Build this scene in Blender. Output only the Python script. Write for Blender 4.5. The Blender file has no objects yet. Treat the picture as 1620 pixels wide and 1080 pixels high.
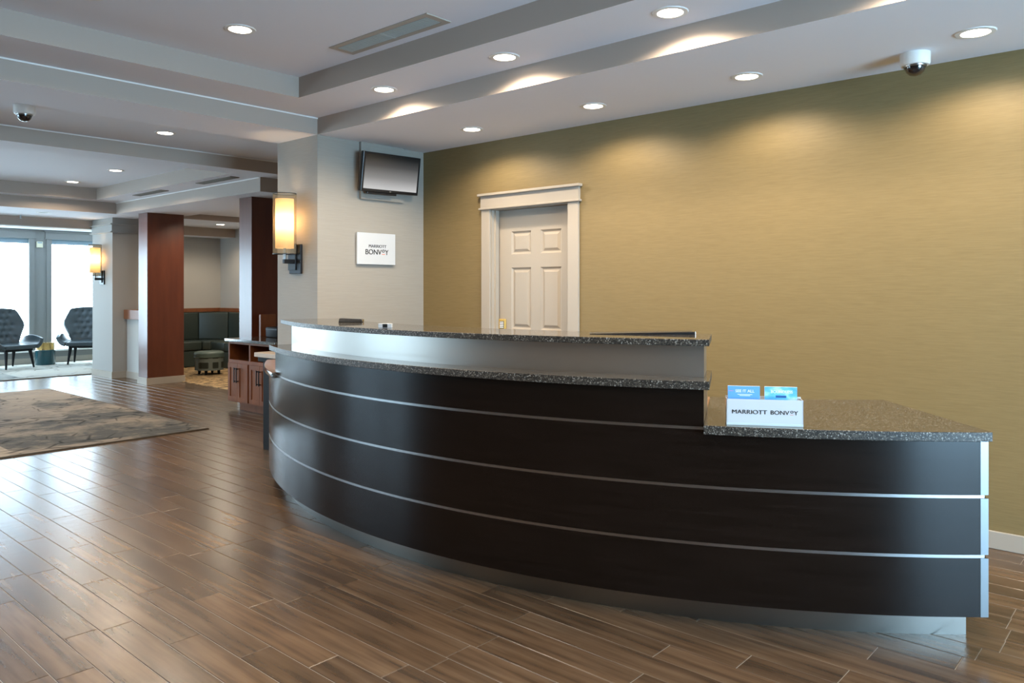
import bpy, bmesh, math, random
from mathutils import Vector, Matrix
random.seed(7)
D = bpy.data
S = bpy.context.scene
COL = S.collection
PI = math.pi
rad = math.radians

# ------------------------------------------------------------------ camera
cam = D.cameras.new('camera')
cam.lens = 27.18
cam.sensor_width = 36
cam.shift_y = -0.0519
cam.clip_start = 0.05
camo = D.objects.new('camera', cam)
camo.location = (0, 0, 1.4)
camo.rotation_euler = (rad(90), 0, rad(-48.3))
COL.objects.link(camo)
S.camera = camo

# ------------------------------------------------------------------ world and exposure
w = D.worlds.new('sky')
w.use_nodes = True
w.node_tree.nodes['Background'].inputs[0].default_value = (0.55, 0.75, 1.0, 1)
w.node_tree.nodes['Background'].inputs[1].default_value = 0.6
S.world = w
S.view_settings.view_transform = 'Standard'
S.view_settings.look = 'None'
S.view_settings.exposure = 0.7
S.view_settings.gamma = 1.0
S.view_settings.use_curve_mapping = False
S.cycles.use_denoising = True
S.cycles.max_bounces = 10
S.cycles.diffuse_bounces = 6
S.cycles.sample_clamp_indirect = 6.0
S.cycles.caustics_reflective = False
S.cycles.caustics_refractive = False

DAY = (0.55, 0.80, 1.0)          # daylight colour
WARM = (1.0, 0.84, 0.64)         # lamp colour
WINDOW_FAR, WINDOW_SIDE, WINDOW_ENTRY = 9.0, 8.0, 20.0   # brightness of the day-lit shades
LAMP_W = 62.0                    # power of one recessed lamp


# ------------------------------------------------------------------ materials
def mat(name, base=(0.5, 0.5, 0.5), rough=0.5, metal=0.0, spec=0.5, ior=1.5, coat=0.0):
    m = D.materials.new(name)
    m.use_nodes = True
    b = m.node_tree.nodes['Principled BSDF']
    b.inputs['Base Color'].default_value = (*base, 1)
    b.inputs['Roughness'].default_value = rough
    b.inputs['Metallic'].default_value = metal
    b.inputs['Specular IOR Level'].default_value = spec
    b.inputs['IOR'].default_value = ior
    b.inputs['Coat Weight'].default_value = coat
    b.inputs['Coat Roughness'].default_value = 0.15
    return m


def nd(m, typ, **kw):
    n = m.node_tree.nodes.new(typ)
    for k, v in kw.items():
        if k in n.inputs:
            n.inputs[k].default_value = v
        else:
            setattr(n, k, v)
    return n


def lk(m, a, b):
    m.node_tree.links.new(a, b)


def bsdf(m):
    return m.node_tree.nodes['Principled BSDF']


def ramp(m, fac, stops):
    r = nd(m, 'ShaderNodeValToRGB')
    e = r.color_ramp.elements
    while len(e) < len(stops):
        e.new(0.5)
    for q, (p, c) in zip(e, stops):
        q.position = p
        q.color = (*c, 1)
    lk(m, fac, r.inputs[0])
    return r.outputs[0]


def coords(m, scale, kind='world', rot=(0, 0, 0)):
    if kind == 'world':
        src = nd(m, 'ShaderNodeNewGeometry').outputs['Position']
    else:
        src = nd(m, 'ShaderNodeTexCoord').outputs['Object']
    mp = nd(m, 'ShaderNodeMapping')
    mp.inputs['Scale'].default_value = scale
    mp.inputs['Rotation'].default_value = rot
    lk(m, src, mp.inputs[0])
    return mp.outputs[0]


def noise(m, vec, scale=1.0, detail=3.0, rough=0.5):
    n = nd(m, 'ShaderNodeTexNoise', Scale=scale, Detail=detail, Roughness=rough)
    lk(m, vec, n.inputs['Vector'])
    return n.outputs['Fac']


def bump(m, h, strength=0.2, dist=0.002):
    b = nd(m, 'ShaderNodeBump', Strength=strength, Distance=dist)
    lk(m, h, b.inputs['Height'])
    lk(m, b.outputs[0], bsdf(m).inputs['Normal'])


def paint(name, base, rough=0.75):
    m = mat(name, base, rough, spec=0.3)
    bump(m, noise(m, coords(m, (60, 60, 60)), 3), 0.06, 0.001)
    return m


def weave(name, c0, c1, scale, rough=0.55):
    """woven wallpaper: fine level threads with slow tonal drift"""
    m = mat(name, c0, rough, spec=0.35)
    f = noise(m, coords(m, scale), 1.0, 4, 0.6)
    lk(m, ramp(m, f, [(0.32, c0), (0.68, c1)]), bsdf(m).inputs['Base Color'])
    bump(m, f, 0.12, 0.001)
    return m


def wood(name, c0, c1, rough=0.3, scale=(30, 30, 2), coat=0.0, kind='object'):
    m = mat(name, c0, rough, coat=coat)
    f = noise(m, coords(m, scale, kind), 1.0, 5, 0.6)
    lk(m, ramp(m, f, [(0.3, c0), (0.7, c1)]), bsdf(m).inputs['Base Color'])
    return m


def emis(name, col, s):
    m = mat(name, col, 0.6)
    b = bsdf(m)
    b.inputs['Emission Color'].default_value = (*col, 1)
    b.inputs['Emission Strength'].default_value = s
    return m


M = {}
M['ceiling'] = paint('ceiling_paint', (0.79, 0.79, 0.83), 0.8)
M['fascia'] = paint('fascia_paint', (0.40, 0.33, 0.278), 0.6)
M['greige'] = weave('greige_wallcover', (0.305, 0.280, 0.243), (0.335, 0.310, 0.270), (6, 6, 220))
M['olive'] = weave('olive_wallcover', (0.192, 0.137, 0.058), (0.228, 0.165, 0.073), (9, 9, 260))
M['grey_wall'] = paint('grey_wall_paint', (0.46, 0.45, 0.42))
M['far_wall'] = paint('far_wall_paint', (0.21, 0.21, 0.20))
M['column'] = paint('column_paint', (0.36, 0.34, 0.31))
M['brown_wall'] = paint('brown_wall_paint', (0.22, 0.155, 0.105))
M['trim'] = paint('trim_paint', (0.39, 0.34, 0.28), 0.4)
M['white'] = paint('white_paint', (0.78, 0.76, 0.72), 0.4)
M['grout'] = paint('grout', (0.34, 0.30, 0.255), 0.8)
M['carpet_nook'] = mat('nook_carpet', (0.3, 0.2, 0.1), 0.95, spec=0.1)
_f = noise(M['carpet_nook'], coords(M['carpet_nook'], (1, 1, 1)), 9, 6, 0.7)
lk(M['carpet_nook'], ramp(M['carpet_nook'], _f, [(0.40, (0.10, 0.075, 0.05)), (0.56, (0.42, 0.28, 0.14))]), bsdf(M['carpet_nook']).inputs['Base Color'])

# wood-look floor planks: every plank its own tone, grain along its length, hand-scraped relief
m = M['plank'] = mat('plank_wood', (0.2, 0.1, 0.05), 0.26, spec=0.5)
oi = nd(m, 'ShaderNodeObjectInfo')
ge = nd(m, 'ShaderNodeNewGeometry')
ad = nd(m, 'ShaderNodeMath', operation='ADD')
lk(m, oi.outputs['Random'], ad.inputs[0])
lk(m, ge.outputs['Random Per Island'], ad.inputs[1])
fr = nd(m, 'ShaderNodeMath', operation='FRACT')
lk(m, ad.outputs[0], fr.inputs[0])
sh = nd(m, 'ShaderNodeVectorMath', operation='SCALE')
cb = nd(m, 'ShaderNodeCombineXYZ')
lk(m, fr.outputs[0], cb.inputs[0]); lk(m, fr.outputs[0], cb.inputs[1])
lk(m, cb.outputs[0], sh.inputs[0]); sh.inputs['Scale'].default_value = 37.0
va = nd(m, 'ShaderNodeVectorMath', operation='ADD')
lk(m, ge.outputs['Position'], va.inputs[0]); lk(m, sh.outputs[0], va.inputs[1])
mp = nd(m, 'ShaderNodeMapping'); mp.inputs['Scale'].default_value = (26, 1.5, 1)
lk(m, va.outputs[0], mp.inputs[0])
g1 = noise(m, mp.outputs[0], 1.0, 4, 0.5)
mp2 = nd(m, 'ShaderNodeMapping'); mp2.inputs['Scale'].default_value = (4, 1.6, 1)
lk(m, va.outputs[0], mp2.inputs[0])
g2 = noise(m, mp2.outputs[0], 1.0, 3, 0.5)
base = ramp(m, g1, [(0.25, (0.052, 0.032, 0.020)), (0.50, (0.130, 0.080, 0.046)), (0.80, (0.195, 0.130, 0.080))])
mx = nd(m, 'ShaderNodeMix', data_type='RGBA', blend_type='MULTIPLY'); mx.inputs[0].default_value = 1.0
lk(m, base, mx.inputs[6])
lk(m, ramp(m, g2, [(0.25, (0.62, 0.60, 0.58)), (0.75, (1.05, 1.02, 1.0))]), mx.inputs[7])
mx2 = nd(m, 'ShaderNodeMix', data_type='RGBA', blend_type='MULTIPLY'); mx2.inputs[0].default_value = 1.0
lk(m, mx.outputs[2], mx2.inputs[6])
lk(m, ramp(m, fr.outputs[0], [(0.0, (0.78, 0.77, 0.76)), (0.5, (0.95, 0.95, 0.95)), (1.0, (1.15, 1.12, 1.08))]), mx2.inputs[7])
lk(m, mx2.outputs[2], bsdf(m).inputs['Base Color'])
mp3 = nd(m, 'ShaderNodeMapping'); mp3.inputs['Scale'].default_value = (5, 20, 1); mp3.inputs['Rotation'].default_value = (0, 0, 0.5)
lk(m, va.outputs[0], mp3.inputs[0])
bump(m, noise(m, mp3.outputs[0], 1.0, 2, 0.5), 0.15, 0.004)

M['espresso'] = wood('espresso_laminate', (0.0055, 0.0032, 0.0022), (0.010, 0.006, 0.0045), 0.2, (3, 3, 60))
bsdf(M['espresso']).inputs['Specular IOR Level'].default_value = 0.25
M['red_wood'] = wood('cherry_veneer', (0.085, 0.022, 0.010), (0.125, 0.034, 0.015), 0.3, (9, 9, 1.2), coat=0.2)
M['rail_wood'] = wood('rail_wood', (0.17, 0.055, 0.020), (0.24, 0.085, 0.032), 0.35, (9, 9, 3))
M['cabinet_wood'] = wood('cabinet_cherry', (0.15, 0.045, 0.015), (0.22, 0.070, 0.023), 0.5, (14, 14, 2.5))
bsdf(M['cabinet_wood']).inputs['Specular IOR Level'].default_value = 0.15
M['desk_top_wood'] = wood('inner_worktop_wood', (0.20, 0.10, 0.055), (0.27, 0.14, 0.08), 0.25, (20, 20, 20))
M['steel'] = mat('brushed_steel', (0.42, 0.385, 0.345), 0.36, 1.0)
_f = noise(M['steel'], coords(M['steel'], (3, 3, 500)), 1, 2)
bump(M['steel'], _f, 0.08, 0.0004)
M['alu'] = mat('aluminium_strip', (0.30, 0.30, 0.30), 0.3, 1.0)
M['toe_steel'] = mat('toe_kick_steel', (0.25, 0.23, 0.205), 0.28, 1.0)
M['end_alu'] = mat('end_trim_metal', (0.15, 0.155, 0.16), 0.3, 1.0)
M['chrome'] = mat('chrome_edge', (0.8, 0.8, 0.8), 0.1, 1.0)
M['black'] = mat('black_plastic', (0.008, 0.008, 0.009), 0.3)
M['bronze'] = mat('dark_bronze', (0.02, 0.02, 0.022), 0.4, 0.6)
M['dark_wood'] = mat('ebonised_wood', (0.010, 0.010, 0.011), 0.55, spec=0.12)
M['light_stone'] = mat('light_stone', (0.55, 0.45, 0.36), 0.3)
M['gold'] = mat('brass', (0.62, 0.42, 0.16), 0.25, 1.0)
M['brass_plate'] = mat('brass_paint', (0.62, 0.42, 0.12), 0.35, 0.4)
M['teal'] = mat('teal_lacquer', (0.004, 0.055, 0.07), 0.12, coat=0.5)
M['cream'] = mat('cream_plastic', (0.62, 0.58, 0.42), 0.5)
M['acrylic'] = mat('white_acrylic', (0.56, 0.58, 0.60), 0.15, coat=0.2)
M['ink'] = mat('black_ink', (0.012, 0.012, 0.014), 0.5)
M['coral'] = mat('coral_ink', (0.75, 0.16, 0.07), 0.5)
M['letter_white'] = mat('white_ink', (0.85, 0.85, 0.85), 0.5)
M['card_blue'] = mat('card_blue', (0.13, 0.36, 0.78), 0.35)
M['card_edge'] = mat('card_edge', (0.75, 0.8, 0.85), 0.5)
m = M['card_sky'] = mat('card_sky', (0.1, 0.4, 0.8), 0.35)
lk(m, ramp(m, noise(m, coords(m, (14, 14, 26), 'object'), 1, 4), [(0.35, (0.06, 0.30, 0.66)), (0.52, (0.16, 0.52, 0.85)), (0.68, (0.75, 0.85, 0.92))]), bsdf(m).inputs['Base Color'])
M['card_dark'] = mat('card_dark', (0.02, 0.09, 0.26), 0.4)
M['banquette'] = mat('banquette_vinyl', (0.030, 0.042, 0.036), 0.42)
M['chair_leather'] = mat('chair_leather', (0.028, 0.040, 0.046), 0.40)
M['ottoman_top'] = mat('ottoman_vinyl', (0.075, 0.11, 0.095), 0.45)
M['vent'] = paint('vent_paint', (0.42, 0.37, 0.31), 0.5)
M['slot'] = paint('slot_vent_paint', (0.17, 0.145, 0.115), 0.5)
M['slat'] = mat('vent_slat', (0.55, 0.62, 0.62), 0.4)
M['vent_dark'] = mat('vent_inside', (0.03, 0.03, 0.03), 0.8)
M['dome_glass'] = mat('smoked_dome', (0.006, 0.006, 0.008), 0.05, coat=1.0)
M['lamp_lens'] = emis('lamp_lens', (1.0, 0.88, 0.72), 14.0)
M['lens_off'] = mat('lamp_lens_off', (0.08, 0.075, 0.07), 0.3)
M['shade_far'] = emis('roller_shade_far', (0.62, 0.84, 1.0), WINDOW_FAR)
M['shade_side'] = emis('roller_shade_side', DAY, WINDOW_SIDE)
M['shade_entry'] = emis('entry_glass_day', (0.45, 0.74, 1.0), WINDOW_ENTRY)
M['shade_cassette'] = mat('blind_cassette', (0.22, 0.30, 0.35), 0.5)

# granite
for nm, r in (('granite', 0.06), ('granite_edge', 0.42)):
    m = M[nm] = mat(nm, (0.03, 0.028, 0.026), r, spec=1.0 if nm == 'granite' else 0.35, ior=2.0 if nm == 'granite' else 1.45)
    v = nd(m, 'ShaderNodeTexVoronoi', Scale=230.0)
    lk(m, coords(m, (1, 1, 1)), v.inputs['Vector'])
    sp = nd(m, 'ShaderNodeSeparateColor')
    lk(m, v.outputs['Color'], sp.inputs[0])
    lk(m, ramp(m, sp.outputs[0], [(0.0, (0.010, 0.009, 0.008)), (0.55, (0.035, 0.029, 0.023)), (0.86, (0.09, 0.075, 0.06)), (0.97, (0.26, 0.24, 0.21))]), bsdf(m).inputs['Base Color'])

# plaid cloth
m = M['plaid'] = mat('plaid_cloth', (0.05, 0.07, 0.06), 0.85, spec=0.2)
tc = nd(m, 'ShaderNodeTexCoord')
bands = []
for ax in ('X', 'Z'):
    wv = nd(m, 'ShaderNodeTexWave', wave_type='BANDS', bands_direction=ax, Scale=2.0)
    lk(m, tc.outputs['Object'], wv.inputs['Vector'])
    bands.append(ramp(m, wv.outputs['Fac'], [(0.55, (0.0, 0.0, 0.0)), (0.8, (1, 1, 1))]))
ma = nd(m, 'ShaderNodeMix', data_type='RGBA', blend_type='ADD'); ma.inputs[0].default_value = 1
lk(m, bands[0], ma.inputs[6]); lk(m, bands[1], ma.inputs[7])
lk(m, ramp(m, ma.outputs[2], [(0.0, (0.028, 0.032, 0.024)), (0.5, (0.055, 0.065, 0.055)), (1.0, (0.13, 0.15, 0.135))]), bsdf(m).inputs['Base Color'])


def rug_mat(name, cols, seed):
    """patchwork rug: square patches of different tones, worn blotches, crackle lines"""
    m = mat(name, cols[0], 0.95, spec=0.1)
    p = coords(m, (1, 1, 1))
    mpv = nd(m, 'ShaderNodeMapping'); mpv.inputs['Location'].default_value = (seed, seed * 0.7, 0); mpv.inputs['Scale'].default_value = (0.85, 0.62, 0)
    lk(m, p, mpv.inputs[0])
    v = nd(m, 'ShaderNodeTexVoronoi', distance='CHEBYCHEV', Scale=1.0, Randomness=0.45)
    lk(m, mpv.outputs[0], v.inputs['Vector'])
    sp = nd(m, 'ShaderNodeSeparateColor'); lk(m, v.outputs['Color'], sp.inputs[0])
    patch = ramp(m, sp.outputs[0], [(0.2, cols[0]), (0.45, cols[1]), (0.7, cols[2]), (0.9, cols[3])])
    n1 = noise(m, p, 1.5, 8, 0.72)
    mxa = nd(m, 'ShaderNodeMix', data_type='RGBA')
    lk(m, ramp(m, n1, [(0.44, (0, 0, 0)), (0.60, (0.75, 0.75, 0.75))]), mxa.inputs[0])
    lk(m, patch, mxa.inputs[6]); mxa.inputs[7].default_value = (*cols[1], 1)
    wob = nd(m, 'ShaderNodeMapping'); wob.inputs['Scale'].default_value = (3.2, 6.5, 0); wob.inputs['Rotation'].default_value = (0, 0, 0.7)
    lk(m, p, wob.inputs[0])
    ve = nd(m, 'ShaderNodeTexVoronoi', feature='DISTANCE_TO_EDGE', Scale=1.0)
    lk(m, wob.outputs[0], ve.inputs['Vector'])
    n2 = noise(m, p, 1.3, 2)
    ad = nd(m, 'ShaderNodeMath', operation='MULTIPLY_ADD'); lk(m, n2, ad.inputs[0]); ad.inputs[1].default_value = 0.25; ad.inputs[2].default_value = -0.12
    sub = nd(m, 'ShaderNodeMath', operation='ADD'); lk(m, ve.outputs['Distance'], sub.inputs[0]); lk(m, ad.outputs[0], sub.inputs[1])
    mxb = nd(m, 'ShaderNodeMix', data_type='RGBA', blend_type='MULTIPLY'); mxb.inputs[0].default_value = 0.75
    lk(m, mxa.outputs[2], mxb.inputs[6])
    lk(m, ramp(m, sub.outputs[0], [(0.0, (0.12, 0.12, 0.12)), (0.045, (1, 1, 1))]), mxb.inputs[7])
    lk(m, mxb.outputs[2], bsdf(m).inputs['Base Color'])
    bump(m, noise(m, p, 300, 2), 0.4, 0.003)
    return m


M['rug'] = rug_mat('hall_rug_pile', [(0.10, 0.092, 0.08), (0.36, 0.28, 0.205), (0.20, 0.17, 0.142), (0.42, 0.335, 0.25)], 3.1)
M['rug_far'] = rug_mat('lounge_rug_pile', [(0.20, 0.21, 0.20), (0.40, 0.37, 0.31), (0.30, 0.30, 0.28), (0.45, 0.42, 0.36)], 9.4)
M['rug_edge'] = mat('rug_binding', (0.06, 0.042, 0.025), 0.9)

# lamp shades of the sconces
m = M['linen'] = D.materials.new('linen_shade'); m.use_nodes = True
nt = m.node_tree; nt.nodes.remove(nt.nodes['Principled BSDF'])
tr = nd(m, 'ShaderNodeBsdfTranslucent', Color=(0.95, 0.78, 0.50, 1)); df = nd(m, 'ShaderNodeBsdfDiffuse', Color=(0.85, 0.75, 0.58, 1))
ms = nd(m, 'ShaderNodeMixShader'); ms.inputs[0].default_value = 0.35
lk(m, tr.outputs[0], ms.inputs[1]); lk(m, df.outputs[0], ms.inputs[2]); lk(m, ms.outputs[0], nt.nodes['Material Output'].inputs[0])
m = M['sheer'] = D.materials.new('sheer_shade'); m.use_nodes = True
nt = m.node_tree; nt.nodes.remove(nt.nodes['Principled BSDF'])
tp = nd(m, 'ShaderNodeBsdfTransparent', Color=(0.86, 0.80, 0.70, 1)); df = nd(m, 'ShaderNodeBsdfDiffuse', Color=(0.30, 0.25, 0.18, 1))
ms = nd(m, 'ShaderNodeMixShader'); ms.inputs[0].default_value = 0.42
lk(m, tp.outputs[0], ms.inputs[1]); lk(m, df.outputs[0], ms.inputs[2]); lk(m, ms.outputs[0], nt.nodes['Material Output'].inputs[0])
M['bulb'] = emis('bulb', (1.0, 0.75, 0.42), 30.0)

# television screen: room reflection painted in as a glowing dark-to-pale grey gradient
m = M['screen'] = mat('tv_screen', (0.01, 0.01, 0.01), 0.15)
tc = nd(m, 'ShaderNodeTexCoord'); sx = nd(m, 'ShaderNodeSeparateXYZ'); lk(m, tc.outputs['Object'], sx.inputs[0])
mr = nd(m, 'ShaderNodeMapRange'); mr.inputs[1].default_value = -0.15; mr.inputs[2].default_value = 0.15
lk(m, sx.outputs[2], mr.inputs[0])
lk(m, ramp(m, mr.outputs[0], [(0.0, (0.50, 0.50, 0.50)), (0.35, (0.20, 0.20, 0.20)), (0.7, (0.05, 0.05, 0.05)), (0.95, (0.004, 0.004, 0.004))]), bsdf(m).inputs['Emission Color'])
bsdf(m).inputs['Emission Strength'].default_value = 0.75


# ------------------------------------------------------------------ builders
def bx(bm, x0, x1, y0, y1, z0, z1, bev=0.0):
    r = bmesh.ops.create_cube(bm, size=1.0)
    bmesh.ops.scale(bm, vec=(x1 - x0, y1 - y0, z1 - z0), verts=r['verts'])
    bmesh.ops.translate(bm, vec=((x0 + x1) / 2, (y0 + y1) / 2, (z0 + z1) / 2), verts=r['verts'])
    if bev:
        es = list({e for v in r['verts'] for e in v.link_edges})
        bmesh.ops.bevel(bm, geom=es, offset=bev, segments=2, profile=0.5, affect='EDGES', clamp_overlap=True)
    return bm


def box(x0, x1, y0, y1, z0, z1, bev=0.0):
    return bx(bmesh.new(), x0, x1, y0, y1, z0, z1, bev)


def arc(bm, R0, R1, t0, t1, z0, z1, n=48, c=(6.329, 3.17), bev=0.0):
    """solid ring sector between radii R0 < R1, angles in degrees"""
    prof = [(R0, z0), (R1 - bev, z0), (R1, z0 + bev), (R1, z1 - bev), (R1 - bev, z1), (R0, z1)] if bev else [(R0, z0), (R1, z0), (R1, z1), (R0, z1)]
    rows = []
    for i in range(n + 1):
        t = rad(t0 + (t1 - t0) * i / n)
        rows.append([bm.verts.new((c[0] + r * math.cos(t), c[1] + r * math.sin(t), z)) for r, z in prof])
    k = len(prof)
    for i in range(n):
        for j in range(k):
            bm.faces.new((rows[i][j], rows[i][(j + 1) % k], rows[i + 1][(j + 1) % k], rows[i + 1][j]))
    bm.faces.new(rows[0][::-1])
    bm.faces.new(rows[-1])
    bmesh.ops.recalc_face_normals(bm, faces=bm.faces)
    return bm


def lathe(bm, prof, c=(0, 0, 0), n=32):
    """surface of revolution of (r, z) pairs about the vertical through c"""
    rings = []
    for r, z in prof:
        if r < 1e-6:
            rings.append([bm.verts.new((c[0], c[1], c[2] + z))])
        else:
            rings.append([bm.verts.new((c[0] + r * math.cos(2 * PI * i / n), c[1] + r * math.sin(2 * PI * i / n), c[2] + z)) for i in range(n)])
    for a, b in zip(rings, rings[1:]):
        for i in range(n):
            j = (i + 1) % n
            if len(a) == 1 and len(b) == 1:
                continue
            if len(a) == 1:
                bm.faces.new((a[0], b[j], b[i]))
            elif len(b) == 1:
                bm.faces.new((a[i], a[j], b[0]))
            else:
                bm.faces.new((a[i], a[j], b[j], b[i]))
    bmesh.ops.recalc_face_normals(bm, faces=bm.faces)
    return bm


def taper(bm, p0, p1, r0, r1, n=10):
    """tapered round bar from p0 to p1"""
    p0, p1 = Vector(p0), Vector(p1)
    d = (p1 - p0).normalized()
    u = d.orthogonal().normalized(); v = d.cross(u)
    A = [bm.verts.new(p0 + (u * math.cos(2 * PI * i / n) + v * math.sin(2 * PI * i / n)) * r0) for i in range(n)]
    B = [bm.verts.new(p1 + (u * math.cos(2 * PI * i / n) + v * math.sin(2 * PI * i / n)) * r1) for i in range(n)]
    for i in range(n):
        bm.faces.new((A[i], A[(i + 1) % n], B[(i + 1) % n], B[i]))
    bm.faces.new(A[::-1]); bm.faces.new(B)
    bmesh.ops.recalc_face_normals(bm, faces=bm.faces)
    return bm


def world_matrix(o):
    mb = o.matrix_basis.copy()
    return world_matrix(o.parent) @ mb if o.parent else mb


def obj(name, bm, m, parent=None, smooth=None, local=False):
    """one mesh object; world coordinates are moved into the parent's frame unless local"""
    me = D.meshes.new(name)
    if parent is not None and not local:
        bmesh.ops.transform(bm, matrix=world_matrix(parent).inverted(), verts=bm.verts)
    bm.to_mesh(me)
    bm.free()
    for q in (m if isinstance(m, (list, tuple)) else [m]):
        me.materials.append(M[q] if isinstance(q, str) else q)
    if smooth is not None:
        me.shade_smooth()
        if smooth < 180:
            me.set_sharp_from_angle(angle=rad(smooth))
    o = D.objects.new(name, me)
    COL.objects.link(o)
    if parent is not None:
        o.parent = parent
    return o


def tag(o, label=None, cat=None, group=None, kind=None):
    if label: o['label'] = label
    if cat: o['category'] = cat
    if group: o['group'] = group
    if kind: o['kind'] = kind
    return o


def thing(name, label, cat, loc=(0, 0, 0), rz=0.0, group=None, kind=None, rot=None):
    o = D.objects.new(name, None)
    o.empty_display_size = 0.1
    o.location = loc
    o.rotation_euler = rot if rot else (0, 0, rz)
    o.matrix_world = Matrix.LocRotScale(Vector(loc), o.rotation_euler, None)
    COL.objects.link(o)
    return tag(o, label, cat, group, kind)


def struct(name, bm, m, label=None, parent=None, smooth=None):
    o = obj(name, bm, m, parent, smooth)
    if parent is None:
        tag(o, label, kind='structure')
    return o


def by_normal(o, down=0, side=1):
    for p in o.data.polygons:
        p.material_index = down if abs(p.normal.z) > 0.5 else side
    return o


def text_bm(s, width, height, depth=0.0008):
    """lettering as a mesh in the XZ plane facing -Y, centred on the origin and fitted to width x height"""
    cu = D.curves.new('lettering', 'FONT')
    cu.body = s
    cu.extrude = 0.01
    t = D.objects.new('lettering', cu)
    COL.objects.link(t)
    dg = bpy.context.evaluated_depsgraph_get()
    me = D.meshes.new_from_object(t.evaluated_get(dg))
    D.objects.remove(t)
    bm = bmesh.new(); bm.from_mesh(me); D.meshes.remove(me); D.curves.remove(cu)
    g = bmesh.ops.duplicate(bm, geom=bm.verts[:] + bm.edges[:] + bm.faces[:])['geom']     # a second pass, slightly shifted, gives the strokes weight
    bmesh.ops.translate(bm, vec=(0.03, 0.012, 0.0006), verts=[q for q in g if isinstance(q, bmesh.types.BMVert)])
    xs = [v.co.x for v in bm.verts]; ys = [v.co.y for v in bm.verts]
    cx, cy = (min(xs) + max(xs)) / 2, (min(ys) + max(ys)) / 2
    sx, sy = width / (max(xs) - min(xs)), height / (max(ys) - min(ys))
    for v in bm.verts:
        x, y, z = v.co
        v.co = ((x - cx) * sx, -z * depth / 0.01, (y - cy) * sy)
    return bm


def move(bm, d):
    bmesh.ops.translate(bm, vec=d, verts=bm.verts)
    return bm


# ================================================================== SETTING
HS, H1, H2 = 2.663, 2.80, 2.95      # desk soffit, first step, main ceiling
WX = 4.84                            # olive wall plane
TY = 5.42                            # plane of the wall with the television
FY = 16.3                            # far window wall
C = (6.329, 3.17)                    # centre of the desk's curve

# floor: grout bed, then planks
floor = struct('floor', box(-4.1, 7.45, -4.6, 16.4, -0.06, -0.0025), 'grout', 'brown wood-look plank floor running through the lobby')
PW, PL, GAP = 0.131, 0.915, 0.0028


def plank_bm(bm, x0, x1, y0, y1):
    b = 0.0018
    lo = [bm.verts.new(p) for p in ((x0, y0, -0.006), (x1, y0, -0.006), (x1, y1, -0.006), (x0, y1, -0.006))]
    md = [bm.verts.new((v.co.x, v.co.y, -b)) for v in lo]
    tp_ = [bm.verts.new(p) for p in ((x0 + b, y0 + b, 0), (x1 - b, y0 + b, 0), (x1 - b, y1 - b, 0), (x0 + b, y1 - b, 0))]
    for i in range(4):
        j = (i + 1) % 4
        bm.faces.new((lo[i], lo[j], md[j], md[i])); bm.faces.new((md[i], md[j], tp_[j], tp_[i]))
    bm.faces.new(tp_)


Fv = Vector((math.cos(rad(41.7)), math.sin(rad(41.7)))); Rv = Vector((Fv.y, -Fv.x))


def seen_area(x, y):
    """rough size in the photograph of a plank centred here, 0 when out of sight"""
    p = Vector((x, y)); d = p.dot(Fv)
    if d < 0.8: return 0
    px, py = 810 + 1223 * p.dot(Rv) / d, 456 + 1.4 * 1223 / d
    if not (-60 < px < 1680 and py < 1120): return 0
    u = p.normalized(); cc = Vector(C); t = cc.dot(u); perp = (cc - u * t).length
    if perp < 3.70:
        s = t - math.sqrt(3.70 ** 2 - perp ** 2)
        if s < p.length and 1.4 * (1 - s / p.length) < 0.85: return 0
    if 0.4 < x < 3.72 and 7.36 < y < 11.9: return 0
    return 1.0 / d ** 3


cells = []
nrow = int((7.33 + 4.0) / PW)
for i in range(nrow):
    x0 = -4.0 + i * PW
    y = -4.5 - random.choice((0.0, 0.305, 0.61)) - random.uniform(0, 0.12)
    while y < 14.0:
        cells.append((x0, max(y, -4.5), min(y + PL, 14.0), y >= -4.5 and y + PL <= 14.0))
        y += PL
cells.sort(key=lambda c: -seen_area(c[0] + PW / 2, (c[1] + c[2]) / 2) * (1 if c[3] else 0))
proto = bmesh.new(); plank_bm(proto, GAP / 2, PW - GAP / 2, GAP / 2, PL - GAP / 2)
p0 = obj('plank', proto, 'plank', floor)
first = True
for c in cells[:290]:
    q = p0 if first else p0.copy()
    if not first: COL.objects.link(q)
    q.parent = floor; q.location = (c[0], c[1], 0); first = False
rest = bmesh.new()
for c in cells[290:]:
    if c[2] - c[1] > 0.02: plank_bm(rest, c[0] + GAP / 2, c[0] + PW - GAP / 2, c[1] + GAP / 2, c[2] - GAP / 2)
tag(obj('planks', rest, 'plank', floor), kind='stuff')
obj('nook_carpet', box(5.36, 7.33, 8.2, 13.98, 0.0005, 0.008), 'carpet_nook', floor)

# walls
wd = struct('wall_desk', bx(box(WX, 5.0, -4.5, 3.71, 0, HS), WX, 5.0, 4.552, TY, 0, HS), 'olive', 'olive woven wallcovering wall behind the reception desk')
obj('wall_over_door', box(WX, 5.0, 3.71, 4.552, 2.075, HS), 'olive', wd)
ws = struct('wall_screen', box(3.68, 7.4, TY, 6.02, 0, HS), 'greige', 'greige wallcovered wall end carrying the television')
struct('wall_right', box(7.33, 7.45, 6.02, FY, 0, 2.82), 'grey_wall', 'grey painted wall on the right of the seating nook')
struct('wall_nook', box(5.25, 7.33, 14.0, 14.12, 0, 2.52), 'grey_wall', 'grey painted wall behind the banquette seat')


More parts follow.
